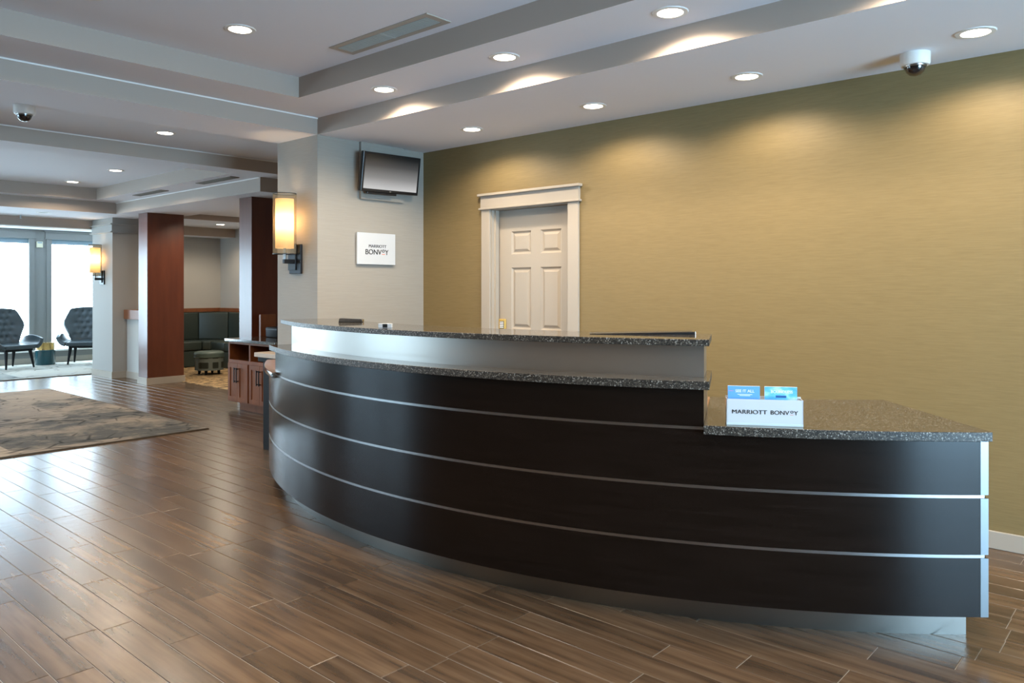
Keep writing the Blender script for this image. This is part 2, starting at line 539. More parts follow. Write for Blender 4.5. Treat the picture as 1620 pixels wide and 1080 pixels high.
def wall_with_holes(name, axis, at, thick, u0, u1, h, holes, m, label):
    bm = bmesh.new()
    def add(a, b, z0, z1):
        if b - a < 1e-4 or z1 - z0 < 1e-4: return
        if axis == 'Y': bx(bm, a, b, at, at + thick, z0, z1)
        else: bx(bm, at, at + thick, a, b, z0, z1)
    u = u0
    for a, b, z0, z1 in sorted(holes):
        add(u, a, 0, h); add(a, b, 0, z0); add(a, b, z1, h); u = b
    add(u, u1, 0, h)
    return struct(name, bm, m, label)


far_w = [(1.55, 2.85, 0.24, 2.34), (3.46, 4.765, 0.24, 2.34), (5.145, 6.45, 0.24, 2.34), (-0.35, 0.95, 0.24, 2.34)]  # first and last are unseen windows, added to bring in more daylight
side_w = [(9.0, 10.6, 0.24, 2.34), (11.2, 12.8, 0.24, 2.34), (13.4, 15.2, 0.24, 2.34)]
entry_w = [(0.3, 1.9, 0.02, 2.35), (2.0, 3.6, 0.02, 2.35)]
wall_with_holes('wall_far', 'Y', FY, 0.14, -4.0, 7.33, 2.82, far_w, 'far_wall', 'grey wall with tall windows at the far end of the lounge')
wall_with_holes('wall_left', 'X', -4.12, 0.12, -4.5, FY, 3.0, side_w, 'brown_wall', 'brown wall with windows on the left of the lounge')
wall_with_holes('wall_back', 'Y', -4.62, 0.12, -4.0, 5.0, 3.0, entry_w, 'greige', 'entrance wall opposite the far lounge')

n_win = 0
for axis, at, holes, sm, inward in (('Y', FY, far_w, 'shade_far', -1), ('X', -4.0, side_w, 'shade_side', 1), ('Y', -4.5, entry_w, 'shade_entry', 1)):
    for a, b, z0, z1 in holes:
        n_win += 1
        win = thing('window_%d' % n_win, None, None, ((a + b) / 2, at, z0) if axis == 'Y' else (at, (a + b) / 2, z0), kind='structure')
        def wb(u0, u1, d0, d1, s0, s1, bev=0.0):
            # d is the depth into the room (+) or into the wall (-)
            lo, hi = sorted((at + inward * d0, at + inward * d1))
            return box(u0, u1, lo, hi, s0, s1, bev) if axis == 'Y' else box(lo, hi, u0, u1, s0, s1, bev)
        obj('roller_shade', wb(a, b, -0.09, -0.085, z0 + 0.0, z1 - 0.1), sm, win)
        obj('shade_cassette', wb(a, b, -0.10, -0.03, z1 - 0.1, z1), 'shade_cassette', win)
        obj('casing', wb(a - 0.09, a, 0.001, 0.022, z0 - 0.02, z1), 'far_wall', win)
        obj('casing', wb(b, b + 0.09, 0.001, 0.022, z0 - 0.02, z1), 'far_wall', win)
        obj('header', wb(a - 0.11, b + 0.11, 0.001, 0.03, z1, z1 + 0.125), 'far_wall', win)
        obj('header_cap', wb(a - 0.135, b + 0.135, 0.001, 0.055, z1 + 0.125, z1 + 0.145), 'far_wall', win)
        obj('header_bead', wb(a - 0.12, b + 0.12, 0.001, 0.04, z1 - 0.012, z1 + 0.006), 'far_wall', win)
        if z0 > 0.1:
            obj('window_sill', wb(a - 0.11, b + 0.11, -0.08, 0.05, z0 - 0.03, z0), 'white', win)

# ceiling: slabs whose undersides are ceiling paint and whose edges are the darker fascia paint
ceil = struct('ceiling', box(-4.1, 3.2, -4.6, 4.95, H2, 3.06), 'ceiling', 'pale stepped ceiling with dropped beams')
TOP = 3.06


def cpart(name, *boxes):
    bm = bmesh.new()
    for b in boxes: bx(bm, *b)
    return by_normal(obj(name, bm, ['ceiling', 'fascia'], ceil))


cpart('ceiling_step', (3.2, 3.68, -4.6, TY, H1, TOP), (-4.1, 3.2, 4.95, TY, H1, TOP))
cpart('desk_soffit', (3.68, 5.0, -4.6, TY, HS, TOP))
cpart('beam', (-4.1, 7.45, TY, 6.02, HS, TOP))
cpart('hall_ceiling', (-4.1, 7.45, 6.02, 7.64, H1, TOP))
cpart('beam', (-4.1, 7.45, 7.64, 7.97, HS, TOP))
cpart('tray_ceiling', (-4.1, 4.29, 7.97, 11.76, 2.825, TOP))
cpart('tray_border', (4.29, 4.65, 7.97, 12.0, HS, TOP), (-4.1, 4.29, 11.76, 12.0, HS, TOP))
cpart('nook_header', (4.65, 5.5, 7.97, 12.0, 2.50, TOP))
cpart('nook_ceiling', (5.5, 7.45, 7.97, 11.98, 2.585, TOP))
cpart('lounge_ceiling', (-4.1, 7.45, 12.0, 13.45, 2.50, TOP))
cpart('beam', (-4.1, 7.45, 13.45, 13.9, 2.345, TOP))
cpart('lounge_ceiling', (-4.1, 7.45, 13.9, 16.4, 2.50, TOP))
bead = bmesh.new()
for (x0, x1, y0, y1, z) in ((-4.0, 3.68, TY - 0.006, TY, H1), (-4.0, 4.8, 7.634, 7.64, H1), (4.644, 4.65, 8.0, 12.0, HS)):
    bx(bead, x0, x1, y0, y1, z - 0.010, z - 0.0005)
obj('corner_bead', bead, 'white', ceil)
obj('window_beam_bead', box(-4.0, 4.84, 13.43, 13.45, 2.345, 2.362), 'white', ceil)  # pale strip along the lower edge of the beam

# baseboards
def baseboard(name, label, *boxes):
    bm = bmesh.new()
    for b in boxes: bx(bm, *b, 0.004)
    return struct(name, bm, 'trim', label)


baseboard('baseboard_desk', 'cream baseboard along the olive wall', (WX - 0.016, WX, -4.5, 3.59, 0, 0.095), (WX - 0.016, WX, 4.67, TY, 0, 0.095))
baseboard('baseboard_screen', 'cream baseboard around the wall end with the television', (3.68, WX - 0.02, TY - 0.016, TY, 0, 0.095), (3.664, 3.68, TY - 0.016, 6.036, 0, 0.095))
baseboard('baseboard_far', 'cream baseboard under the far windows', (-4.0, 7.33, FY - 0.016, FY, 0, 0.10))

# door in the olive wall with casing
d1 = thing('door_1', 'cream six-panel door with brass keypad in the olive wall', None, (4.93, 4.13, 0), kind='structure')
DX = 4.93
bm = bmesh.new()
Y0, Y1 = 3.715, 4.547
stiles = [(Y0, 3.858), (4.0765, 4.179), (4.40, Y1)]
for a, b in stiles: bx(bm, DX, DX + 0.04, a, b, 0.005, 2.068)
rails = [(0.005, 0.22), (0.80, 1.055), (1.577, 1.69), (1.885, 2.068)]
for z0, z1 in rails:
    for a, b in ((3.858, 4.0765), (4.179, 4.40)): bx(bm, DX, DX + 0.04, a, b, z0, z1)
obj('door_frame', bm, 'trim', d1)
for a, b in ((3.858, 4.0765), (4.179, 4.40)):
    for z0, z1 in ((0.22, 0.80), (1.055, 1.577), (1.69, 1.885)):
        bm = bmesh.new()
        rings = []
        for off, x in ((0.0, DX), (0.014, DX + 0.014), (0.022, DX + 0.014), (0.042, DX + 0.003)):
            rings.append([bm.verts.new(p) for p in ((x, b - off, z0 + off), (x, a + off, z0 + off), (x, a + off, z1 - off), (x, b - off, z1 - off))])
        for r0, r1 in zip(rings, rings[1:]):
            for i in range(4): bm.faces.new((r0[i], r0[(i + 1) % 4], r1[(i + 1) % 4], r1[i]))
        bm.faces.new(rings[-1])
        bmesh.ops.recalc_face_normals(bm, faces=bm.faces)
        for f in bm.faces:
            if f.normal.x > 0: f.normal_flip()
        obj('panel', bm, 'trim', d1)
obj('casing', box(4.552, 4.65, 0, 0, 0, 0) if False else box(WX - 0.022, WX + 0.0, 4.552, 4.65, 0, 2.075, 0.003), 'trim', d1)
obj('casing', box(WX - 0.022, WX, 3.607, 3.71, 0, 2.075, 0.003), 'trim', d1)
jb = box(WX, DX + 0.06, 4.5475, 4.5518, 0, 2.075); bx(jb, WX, DX + 0.06, 3.7102, 3.7148, 0, 2.075); bx(jb, WX, DX + 0.06, 3.715, 4.5475, 2.0702, 2.0748)
bx(jb, WX + 0.035, WX + 0.075, 4.53, 4.5475, 0, 2.07); bx(jb, WX + 0.035, WX + 0.075, 3.715, 3.73, 0, 2.07)
obj('jamb', jb, 'trim', d1)
obj('header', box(WX - 0.026, WX, 3.60, 4.655, 2.092, 2.192), 'trim', d1)
obj('header_bead', box(WX - 0.04, WX, 3.585, 4.67, 2.075, 2.092, 0.004), 'trim', d1)
obj('header_cap', box(WX - 0.05, WX, 3.58, 4.675, 2.192, 2.213, 0.003), 'trim', d1)
kp = obj('keypad', box(DX - 0.02, DX, 4.455, 4.533, 1.045, 1.137, 0.006), 'brass_plate', d1)
kb = box(DX - 0.022, DX - 0.0195, 4.468, 4.515, 1.055, 1.118)
obj('keypad_window', kb, 'bronze', kp)
kb = bmesh.new()
for i in range(3):
    for j in range(4): bx(kb, DX - 0.026, DX - 0.022, 4.472 + i * 0.0145, 4.482 + i * 0.0145, 1.060 + j * 0.0145, 1.070 + j * 0.0145)
obj('keypad_button', kb, 'letter_white', kp)

# ================================================================== DESK
desk = thing('reception_desk', 'long curved dark espresso reception desk with steel strips and granite ledges', 'reception desk', (3.0, 3.2, 0))
TR, TL = 221.6, 143.5            # right and left ends of the curve
UR, UL = 205.6, 157.5            # ends of the raised middle part
RP = 3.808
obj('toe_kick', arc(bmesh.new(), 3.55, 3.706, TL, TR, 0.0, 0.112), 'toe_steel', desk, 30)
obj('carcass', arc(bmesh.new(), 3.60, 3.782, TL + 0.2, TR - 0.2, 0.112, 0.806), 'black', desk, 30)
for z0, z1 in ((0.113, 0.343), (0.357, 0.577), (0.591, 0.806)):
    obj('front_panel', arc(bmesh.new(), 3.782, RP, TL, TR - 0.05, z0, z1, 64), 'espresso', desk, 30)
    obj('end_trim', arc(bmesh.new(), 3.78, RP + 0.001, TR - 0.04, TR + 0.42, z0, z1, 2), 'end_alu', desk, 30)
for z0, z1 in ((0.344, 0.356), (0.578, 0.590)):
    obj('steel_strip', arc(bmesh.new(), 3.782, RP - 0.001, TL, TR + 0.2, z0, z1, 64), 'alu', desk, 30)
# raised middle part
obj('raised_body', arc(bmesh.new(), 3.36, 3.782, UL, UR, 0.806, 0.987), 'steel', desk, 30)
obj('front_panel', arc(bmesh.new(), 3.782, RP, UL, UR, 0.832, 0.987, 64), 'espresso', desk, 30)
obj('steel_strip', arc(bmesh.new(), 3.782, RP - 0.001, UL, UR, 0.819, 0.831, 64), 'alu', desk, 30)
obj('front_panel', arc(bmesh.new(), 3.782, RP, UL, UR, 0.806, 0.818, 64), 'espresso', desk, 30)


def slab(name, R0, R1, t0, t1, z0, z1):
    o = obj(name, arc(bmesh.new(), R0, R1, t0, t1, z0, z1, 72, bev=0.002), ['granite', 'granite_edge'], desk, 25)
    for p in o.data.polygons: p.material_index = 0 if abs(p.normal.z) > 0.9 else 1
    return o


slab('ledge', 3.40, 3.845, UL - 0.3, UR + 0.35, 0.987, 1.022)
obj('steel_band', arc(bmesh.new(), 3.40, 3.69, UL - 1.0, UR - 0.05, 1.022, 1.158, 72), 'steel', desk, 30)
slab('transaction_top', 3.33, 3.75, UL - 2.6, UR + 0.3, 1.158, 1.186)
slab('low_counter', 2.97, 3.842, UR + 0.02, TR + 0.35, 0.806, 0.843)
e = obj('end_counter', arc(bmesh.new(), 3.30, 3.842, TL, UL + 0.9, 0.806, 0.843, 24, bev=0.004), ['desk_top_wood', 'chrome'], desk, 50)
for p in e.data.polygons: p.material_index = 0 if abs(p.normal.z) > 0.9 else 1
# the counter stops short of the raised panel except for its rim
obj('inner_worktop', arc(bmesh.new(), 2.97, 3.36, UL, UR, 0.806, 0.842), 'desk_top_wood', desk, 30)
obj('end_panel', arc(bmesh.new(), 3.0, 3.60, TR - 0.8, TR - 0.1, 0.0, 0.806, 3), 'espresso', desk, 30)
obj('end_panel', arc(bmesh.new(), 3.32, 3.60, TL + 0.1, TL + 0.6, 0.0, 0.806, 3), 'espresso', desk, 30)

# things on the desk
def on_desk(R, th, z):
    return (C[0] + R * math.cos(rad(th)), C[1] + R * math.sin(rad(th)), z)


hd = thing('brochure_holder', 'white acrylic brochure holder on the low granite counter', 'brochure holder', (3.045, 1.335, 0.8436), rad(-59.4))
hw = 0.149
bm = box(-hw, hw, -0.034, -0.031, 0.0, 0.106); bx(bm, -hw, hw, 0.028, 0.031, 0, 0.112); bx(bm, -hw, hw, -0.034, 0.031, 0, 0.003)
bx(bm, -hw, -hw + 0.003, -0.034, 0.031, 0, 0.106); bx(bm, hw - 0.003, hw, -0.034, 0.031, 0, 0.106)
obj('tray', bm, 'acrylic', hd, local=True)
obj('front_base', box(-hw, hw, -0.0345, -0.034, 0.0, 0.010), 'slat', hd, local=True)
obj('lettering', move(text_bm('MARRIOTT', 0.137, 0.0165), (-0.059, -0.0345, 0.055)), 'ink', hd, local=True)
obj('lettering', move(text_bm('BONV', 0.072, 0.0165), (0.059, -0.0345, 0.055)), 'ink', hd, local=True)
obj('lettering', move(text_bm('o', 0.0125, 0.0105), (0.1045, -0.0345, 0.059)), 'ink', hd, local=True)
obj('lettering', move(text_bm('Y', 0.0165, 0.0165), (0.1205, -0.0345, 0.055)), 'ink', hd, local=True)
obj('accent_line', box(0.098, 0.111, -0.0348, -0.0342, 0.0462, 0.0474), 'coral', hd, local=True)
for (xc, mm, word, lab) in ((-0.0785, 'card_blue', 'SEE IT ALL', 'blue leaflet with white lettering standing at the left in the holder'), (0.066, 'card_sky', 'BOUNDLESS', 'sky-blue leaflet with clouds standing at the right in the holder')):
    p = hd.matrix_world @ Vector((xc, -0.004, 0.004))
    lf = thing('leaflet', lab, 'leaflet', p, rad(-59.4), 'leaflets in the holder')
    obj('stack', box(-0.063, 0.063, -0.004, 0.004, 0, 0.152), ['card_edge', mm], lf, local=True)
    st = lf.children[0] if lf.children else None
    for pl in D.objects[st.name].data.polygons: pl.material_index = 1 if pl.normal.y < -0.5 else 0
    obj('lettering', move(text_bm(word, 0.075 if word[0] == 'S' else 0.084, 0.0115), (0.004, -0.0046, 0.132)), 'letter_white', lf, local=True)
    if word[0] == 'S':
        tx = bmesh.new()
        for k, ww in ((0.118, 0.058), (0.113, 0.042)): bx(tx, -ww / 2 + 0.004, ww / 2 + 0.004, -0.0045, -0.004, k - 0.001, k + 0.001)
        obj('small_print', tx, 'letter_white', lf, local=True)
        obj('accent_line', box(-0.06, -0.041, -0.0045, -0.004, 0.131, 0.1325), 'coral', lf, local=True)
    else:
        obj('banner', box(-0.02, 0.021, -0.0045, -0.004, 0.108, 0.117), 'card_dark', lf, local=True)

x, y, z = on_desk(3.46, 165.9, 1.186)
ph = thing('pen_tray', 'small black slanted tray lying on the desk top in front of the wall sign', 'tray', (x, y, z), rad(-52))
bm = bmesh.new()
vs = [bm.verts.new(p) for p in ((-0.075, -0.03, 0), (0.075, -0.03, 0), (0.075, 0.03, 0), (-0.075, 0.03, 0), (-0.072, -0.018, 0.024), (0.072, -0.022, 0.019), (0.072, 0.022, 0.019), (-0.072, 0.022, 0.026))]
for f in ((0, 3, 2, 1), (4, 5, 6, 7), (0, 1, 5, 4), (1, 2, 6, 5), (2, 3, 7, 6), (3, 0, 4, 7)): bm.faces.new([vs[i] for i in f])
bmesh.ops.bevel(bm, geom=bm.edges[:], offset=0.003, segments=2, affect='EDGES')
obj('body', bm, 'black', ph, 40, local=True)
obj('end_cap', box(0.0735, 0.079, -0.022, 0.022, 0.002, 0.018, 0.002), 'chrome', ph, local=True)

x, y, z = on_desk(3.42, 200.6, 1.186)
fo = thing('ring_binder', 'long thin black wedge-shaped folder lying near the right end of the desk top', 'folder', (x, y, z), rad(-54))
bm = bmesh.new()
vs = [bm.verts.new(p) for p in ((-0.245, -0.06, 0), (0.235, -0.06, 0), (0.235, 0.06, 0), (-0.245, 0.06, 0), (-0.245, -0.06, 0.002), (0.235, -0.06, 0.013), (0.235, 0.06, 0.013), (-0.245, 0.06, 0.002))]
for f in ((0, 3, 2, 1), (4, 5, 6, 7), (0, 1, 5, 4), (1, 2, 6, 5), (2, 3, 7, 6), (3, 0, 4, 7)): bm.faces.new([vs[i] for i in f])
obj('cover', bm, 'black', fo, local=True)
obj('spine', box(0.2355, 0.241, -0.06, 0.06, 0.0, 0.0135, 0.001), 'chrome', fo, local=True)

x, y, z = on_desk(3.66, 178.0, 1.186)
cr = thing('card_reader', 'small white device with dark window on the desk top below the wall corner', 'card reader', (x, y, z), rad(-50))
obj('case', box(-0.036, 0.036, -0.02, 0.02, 0, 0.024, 0.002), 'acrylic', cr, local=True)
obj('window', box(-0.012, 0.014, -0.0206, -0.0198, 0.002, 0.022), 'bronze', cr, local=True)

# ================================================================== WALL-HUNG THINGS
sg = thing('wall_sign', 'square white acrylic sign with black lettering on the greige wall', 'sign', (4.269, TY - 0.02, 1.608))
obj('plate', box(4.06, 4.478, TY - 0.03, TY - 0.012, 1.608, 1.882, 0.002), 'acrylic', sg)
for xx in (4.09, 4.45):
    for zz in (1.635, 1.855): obj('standoff', taper(bmesh.new(), (xx, TY - 0.012, zz), (xx, TY, zz), 0.006, 0.006), 'alu', sg)
yy = TY - 0.0305
obj('lettering', move(text_bm('MARRIOTT', 0.193, 0.026), (4.279, yy, 1.768)), 'ink', sg)
obj('lettering', move(text_bm('BONV', 0.176, 0.045), (4.234, yy, 1.717)), 'ink', sg)
obj('lettering', move(text_bm('o', 0.030, 0.027), (4.3415, yy, 1.728)), 'ink', sg)
obj('lettering', move(text_bm('Y', 0.038, 0.045), (4.380, yy, 1.717)), 'ink', sg)
obj('accent_line', box(4.325, 4.358, yy - 0.0006, yy + 0.0004, 1.697, 1.702), 'coral', sg)

bk = struct('trim_1', box(4.10, 4.573, TY - 0.03, TY - 0.0005, 2.172, HS - 0.001), 'greige', 'shallow greige boxed panel behind the television')
tv = thing('television', 'small black flat television tilted down high on the greige wall', 'television', (4.345, TY - 0.125, 2.40), rot=(rad(9.3), rad(-1.2), 0))
obj('body', box(-0.318, 0.318, -0.018, 0.018, -0.168, 0.168, 0.004), 'black', tv, local=True)
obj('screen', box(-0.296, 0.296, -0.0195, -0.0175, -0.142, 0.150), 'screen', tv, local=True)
obj('back_housing', box(-0.20, 0.20, 0.018, 0.045, -0.12, 0.12, 0.01), 'black', tv, local=True)
obj('lower_bar', box(-0.24, 0.08, -0.01, 0.02, -0.188, -0.168, 0.003), 'black', tv, local=True)
obj('logo', move(text_bm('LG', 0.014, 0.008, 0.0005), (0.0, -0.0188, -0.155)), 'letter_white', tv, local=True)
obj('wall_bracket', box(4.30, 4.39, TY - 0.09, TY - 0.03, 2.36, 2.44), 'black', tv)

th_ = thing('thermostat', 'small cream thermostat on the grey wall between the far windows', 'thermostat', (4.94, FY, 2.165))
obj('case', box(4.886, 4.993, FY - 0.03, FY - 0.001, 2.165, 2.277, 0.006), 'cream', th_)
obj('display', box(4.90, 4.98, FY - 0.0315, FY - 0.0295, 2.245, 2.268), 'shade_cassette', th_)


def sconce(label, wx, y, zs0, zs1, zi0, zi1, zp0, zp1, za):
    t = thing('wall_sconce', label, 'wall lamp', (wx, y, zp0), group='cylinder wall lamps')
    cx = wx - 0.118
    obj('back_plate', box(wx - 0.022, wx - 0.0005, y - 0.085, y + 0.085, zp0, zp1, 0.002), 'bronze', t)
    obj('plate_front', box(wx - 0.034, wx - 0.022, y - 0.025, y + 0.085, zp0 + 0.03, zp1 + 0.004, 0.002), 'bronze', t)
    obj('arm', box(cx - 0.012, wx - 0.03, y - 0.014, y + 0.014, za - 0.018, za + 0.018, 0.002), 'bronze', t)
    obj('stem', taper(bmesh.new(), (cx, y, za), (cx, y, zi0 + 0.05), 0.012, 0.012, 14), 'alu', t, 40)
    o = obj('outer_shade', lathe(bmesh.new(), [(0.095, zs0), (0.095, zs1)], (cx, y, 0), 40), 'sheer', t, 180)
    for zz in (zs0, zs1):
        obj('shade_rim', lathe(bmesh.new(), [(0.0935, zz - 0.003), (0.0965, zz - 0.003), (0.0965, zz + 0.003), (0.0935, zz + 0.003), (0.0935, zz - 0.003)], (cx, y, 0), 40), 'bronze', t, 40)
    obj('inner_shade', lathe(bmesh.new(), [(0.075, zi0), (0.075, zi1)], (cx, y, 0), 40), 'linen', t, 180)
    obj('diffuser', lathe(bmesh.new(), [(0.018, zi0 + 0.002), (0.073, zi0 + 0.002)], (cx, y, 0), 40), 'linen', t, 180)
    zb = zi0 + (zi1 - zi0) * 0.42
    obj('bulb', lathe(bmesh.new(), [(0, -0.035), (0.018, -0.03), (0.026, 0.0), (0.02, 0.028), (0, 0.036)], (cx, y, zb), 16), 'bulb', t, 180)
    li = D.lights.new('sconce_light', 'POINT'); li.energy = 3.0; li.color = (1.0, 0.72, 0.42); li.shadow_soft_size = 0.03
    lo = D.objects.new('sconce_light', li); COL.objects.link(lo); lo.parent = t; lo.location = t.matrix_world.inverted() @ Vector((cx, y, zb + 0.06))


sconce('lit cylinder wall lamp on the greige wall end beside the desk', 3.68, 5.72, 1.686, 2.19, 1.733, 2.146, 1.523, 1.77, 1.625)
sconce('lit cylinder wall lamp on the far grey column near the windows', 4.84, 13.0, 1.60, 2.085, 1.645, 2.04, 1.46, 1.68, 1.547)

# ================================================================== CEILING FITTINGS
dl_proto = {}


def downlight(x, y, z, label, on=True, power=1.0):
    t = thing('downlight', label, 'downlight', (x, y, z), group='recessed ceiling downlights')
    key = on
    if key not in dl_proto:
        a = lathe(bmesh.new(), [(0.062, 0.004), (0.066, -0.006), (0.088, -0.005), (0.092, -0.0003), (0.092, 0.002)], n=40)
        b = lathe(bmesh.new(), [(0.0, -0.0035), (0.064, -0.0035)], n=40)
        r = obj('trim_ring', a, 'white', t, 40, local=True)
        l = obj('lens', b, 'lamp_lens' if on else 'lens_off', t, local=True)
        dl_proto[key] = (r, l)
    else:
        for o in dl_proto[key]:
            c = o.copy(); COL.objects.link(c); c.parent = t
    if on:
        li = D.lights.new('downlight_lamp', 'SPOT'); li.energy = LAMP_W * power; li.color = WARM
        li.spot_size = rad(158); li.spot_blend = 0.45; li.shadow_soft_size = 0.05
        lo = D.objects.new('downlight_lamp', li); COL.objects.link(lo); lo.parent = t; lo.location = (0, 0, -0.012)


nm = ['nearest the television', 'second from the television', 'third from the television', 'farthest from the television']
for k, y in enumerate((4.29, 3.145, 2.01, 0.87)):
    downlight(3.462, y, H1, 'lit downlight in the middle ceiling step, ' + nm[k])
for k, y in enumerate((4.32, 3.14, 2.02, 0.83)):
    downlight(4.37, y, HS, 'lit downlight in the low soffit along the olive wall, ' + nm[k], power=0.6)
downlight(4.37, -0.36, HS, 'lit downlight in the low soffit beyond the right picture edge', power=0.6)
downlight(2.37, 4.29, H2, 'lit downlight in the high main ceiling left of the air vent')
downlight(1.555, 4.37, H2, 'lit downlight in the high main ceiling at the top picture edge')
for x_, y_, lb in ((0.5, 4.3, 'left part of the high main ceiling out of the picture'), (-1.2, 4.3, 'far left part of the high main ceiling out of the picture'), (2.3, 0.4, 'high main ceiling right of the viewer'), (0.6, 1.6, 'high main ceiling above the viewer'), (-1.2, 1.6, 'high main ceiling left of the viewer'), (0.6, -1.5, 'high main ceiling behind the viewer')):
    downlight(x_, y_, H2, 'added fill downlight in the ' + lb)  # unseen lamps added to lift the light in the main hall
downlight(3.12, 6.96, H1, 'lit downlight in the hall ceiling just past the first beam')
downlight(3.79, 9.79, 2.825, 'lit downlight in the far ceiling tray, the nearer one')
downlight(3.81, 11.26, 2.825, 'lit downlight in the far ceiling tray, the farther one')
downlight(5.6, 10.55, 2.585, 'lit downlight over the banquette nook')
downlight(6.6, 12.6, 2.50, 'added fill downlight above the ottoman, hidden behind the pillar')  # extra lamp put in to brighten the nook
downlight(6.6, 9.6, 2.585, 'added fill downlight over the nook side wall')  # second nook fill lamp, added out of sight
downlight(3.85, 12.54, 2.50, 'unlit dark downlight in the pale ceiling near the far windows', on=False)


def dome(x, y, z, label):
    t = thing('security_camera', label, 'security camera', (x, y, z), group='dome security cameras')
    obj('housing', lathe(bmesh.new(), [(0.0, 0.0), (0.074, 0.0), (0.074, -0.055), (0.068, -0.066), (0.05, -0.068)], (x, y, z - 0.0005), 36), 'white', t, 35)
    obj('dome', lathe(bmesh.new(), [(0.052, -0.066), (0.051, -0.08), (0.043, -0.10), (0.026, -0.116), (0.0, -0.122)], (x, y, z), 32), 'dome_glass', t, 180)
    obj('collar', lathe(bmesh.new(), [(0.050, -0.064), (0.058, -0.066), (0.056, -0.074), (0.0515, -0.076)], (x, y, z), 32), 'alu', t, 40)


dome(4.55, 1.148, HS, 'white dome security camera on the soffit above the desk')
dome(1.94, 6.74, H1, 'white dome security camera on the hall ceiling at the left')

v = thing('air_vent', 'long slatted air vent in the high main ceiling', 'air vent', (3.02, 3.72, H2))
vx0, vx1, vy0, vy1 = 2.927, 3.118, 3.25, 4.185
bm = bmesh.new()
for b in ((vx0, vx1, vy0, vy0 + 0.045), (vx0, vx1, vy1 - 0.045, vy1), (vx0, vx0 + 0.036, vy0 + 0.045, vy1 - 0.045), (vx1 - 0.036, vx1, vy0 + 0.045, vy1 - 0.045)):
    bx(bm, *b, H2 - 0.007, H2 - 0.0003)
obj('frame', bm, 'vent', v)
obj('backing', box(vx0 + 0.036, vx1 - 0.036, vy0 + 0.045, vy1 - 0.045, H2 - 0.0012, H2 - 0.0003), 'vent_dark', v)
for k in range(9):
    xx = vx0 + 0.041 + k * 0.0125
    obj('slat', box(xx, xx + 0.006, vy0 + 0.045, vy1 - 0.045, H2 - 0.009, H2 - 0.0015), 'slat', v)
obj('divider', box(vx0 + 0.036, vx1 - 0.036, 3.70, 3.72, H2 - 0.008, H2 - 0.0013), 'slat', v)
for lab, y0, y1 in (('brown slot vent in the tray border, nearer the pillar with the cabinet', 8.17, 9.0), ('brown slot vent in the tray border, nearer the far column', 9.95, 10.8)):
    v = thing('slot_vent', lab, 'air vent', (4.45, (y0 + y1) / 2, HS), group='slot vents in the tray border')
    bm = bmesh.new()
    for b in ((4.395, 4.505, y0, y0 + 0.02), (4.395, 4.505, y1 - 0.02, y1), (4.395, 4.41, y0 + 0.02, y1 - 0.02), (4.49, 4.505, y0 + 0.02, y1 - 0.02)): bx(bm, *b, HS - 0.008, HS - 0.0003)
    obj('frame', bm, 'slot', v)
    obj('backing', box(4.41, 4.49, y0 + 0.02, y1 - 0.02, HS - 0.002, HS - 0.0003), 'vent_dark', v)
    for k in range(4): obj('slat', box(4.416 + k * 0.02, 4.426 + k * 0.02, y0 + 0.02, y1 - 0.02, HS - 0.008, HS - 0.0022), 'slot', v)
sp2 = thing('sprinkler', 'small sprinkler head on the pale ceiling near the far windows', 'sprinkler', (3.75, 13.2, 2.5))
obj('pipe', taper(bmesh.new(), (3.75, 13.2, 2.4995), (3.75, 13.2, 2.455), 0.012, 0.010), 'alu', sp2, 40)
obj('deflector', lathe(bmesh.new(), [(0, -0.052), (0.025, -0.052), (0.025, -0.048), (0, -0.045)], (3.75, 13.2, 2.5), 16), 'alu', sp2)

# ================================================================== PILLARS AND HALF WALL
def pillar(label, x0, x1, y0, y1, z1):
    t = thing('wood_pillar', label, 'pillar', ((x0 + x1) / 2, (y0 + y1) / 2, 0), group='cherry clad pillars')
    obj('cladding', box(x0, x1, y0, y1, 0.0, z1, 0.003), 'red_wood', t)
    bm = bmesh.new()
    for b in ((x0 - 0.014, x1 + 0.014, y0 - 0.014, y0 - 0.0002), (x0 - 0.014, x1 + 0.014, y1 + 0.0002, y1 + 0.014), (x0 - 0.014, x0 - 0.0002, y0, y1), (x1 + 0.0002, x1 + 0.014, y0, y1)): bx(bm, *b, 0, 0.098)
    obj('baseboard', bm, 'trim', t)


pillar('square cherry wood pillar beside the far grey column', 4.85, 5.39, 11.40, 11.70, 2.4995)
pillar('square cherry wood pillar behind the low cabinet', 4.84, 5.40, 8.49, 8.78, 2.4995)

gc = thing('square_column', 'grey square column with moulding and a lit wall lamp near the windows', 'column', (5.07, 13.0, 0))
cx0, cx1, cy0, cy1 = 4.84, 5.30, 12.63, 13.43
obj('shaft', box(cx0, cx1, cy0, cy1, 0, 2.4995), 'column', gc)
def ring(o, z0, z1):
    bm = bmesh.new()
    bx(bm, cx0 - o, cx1 + o, cy0 - o, cy0 - 0.0003, z0, z1); bx(bm, cx0 - o, cx0 - 0.0003, cy0, cy1, z0, z1); bx(bm, cx1 + 0.0003, cx1 + o, cy0, cy1, z0, z1)
    return bm
obj('baseboard', ring(0.014, 0, 0.10), 'trim', gc)
obj('frieze', ring(0.014, 2.285, 2.39), 'column', gc)
obj('moulding', ring(0.045, 2.39, 2.405), 'column', gc)
obj('moulding', ring(0.045, 2.270, 2.285), 'column', gc)

hwl = thing('half_wall', 'low grey half wall with wooden cap between column and pillar', 'half wall', (5.12, 12.1, 0))
obj('panel', box(5.05, 5.20, 11.72, 12.61, 0, 0.92), 'grey_wall', hwl)
obj('cap', box(5.0, 5.25, 11.72, 12.61, 0.92, 1.067, 0.004), 'rail_wood', hwl)
obj('baseboard', box(5.036, 5.0498, 11.72, 12.61, 0, 0.10), 'trim', hwl)

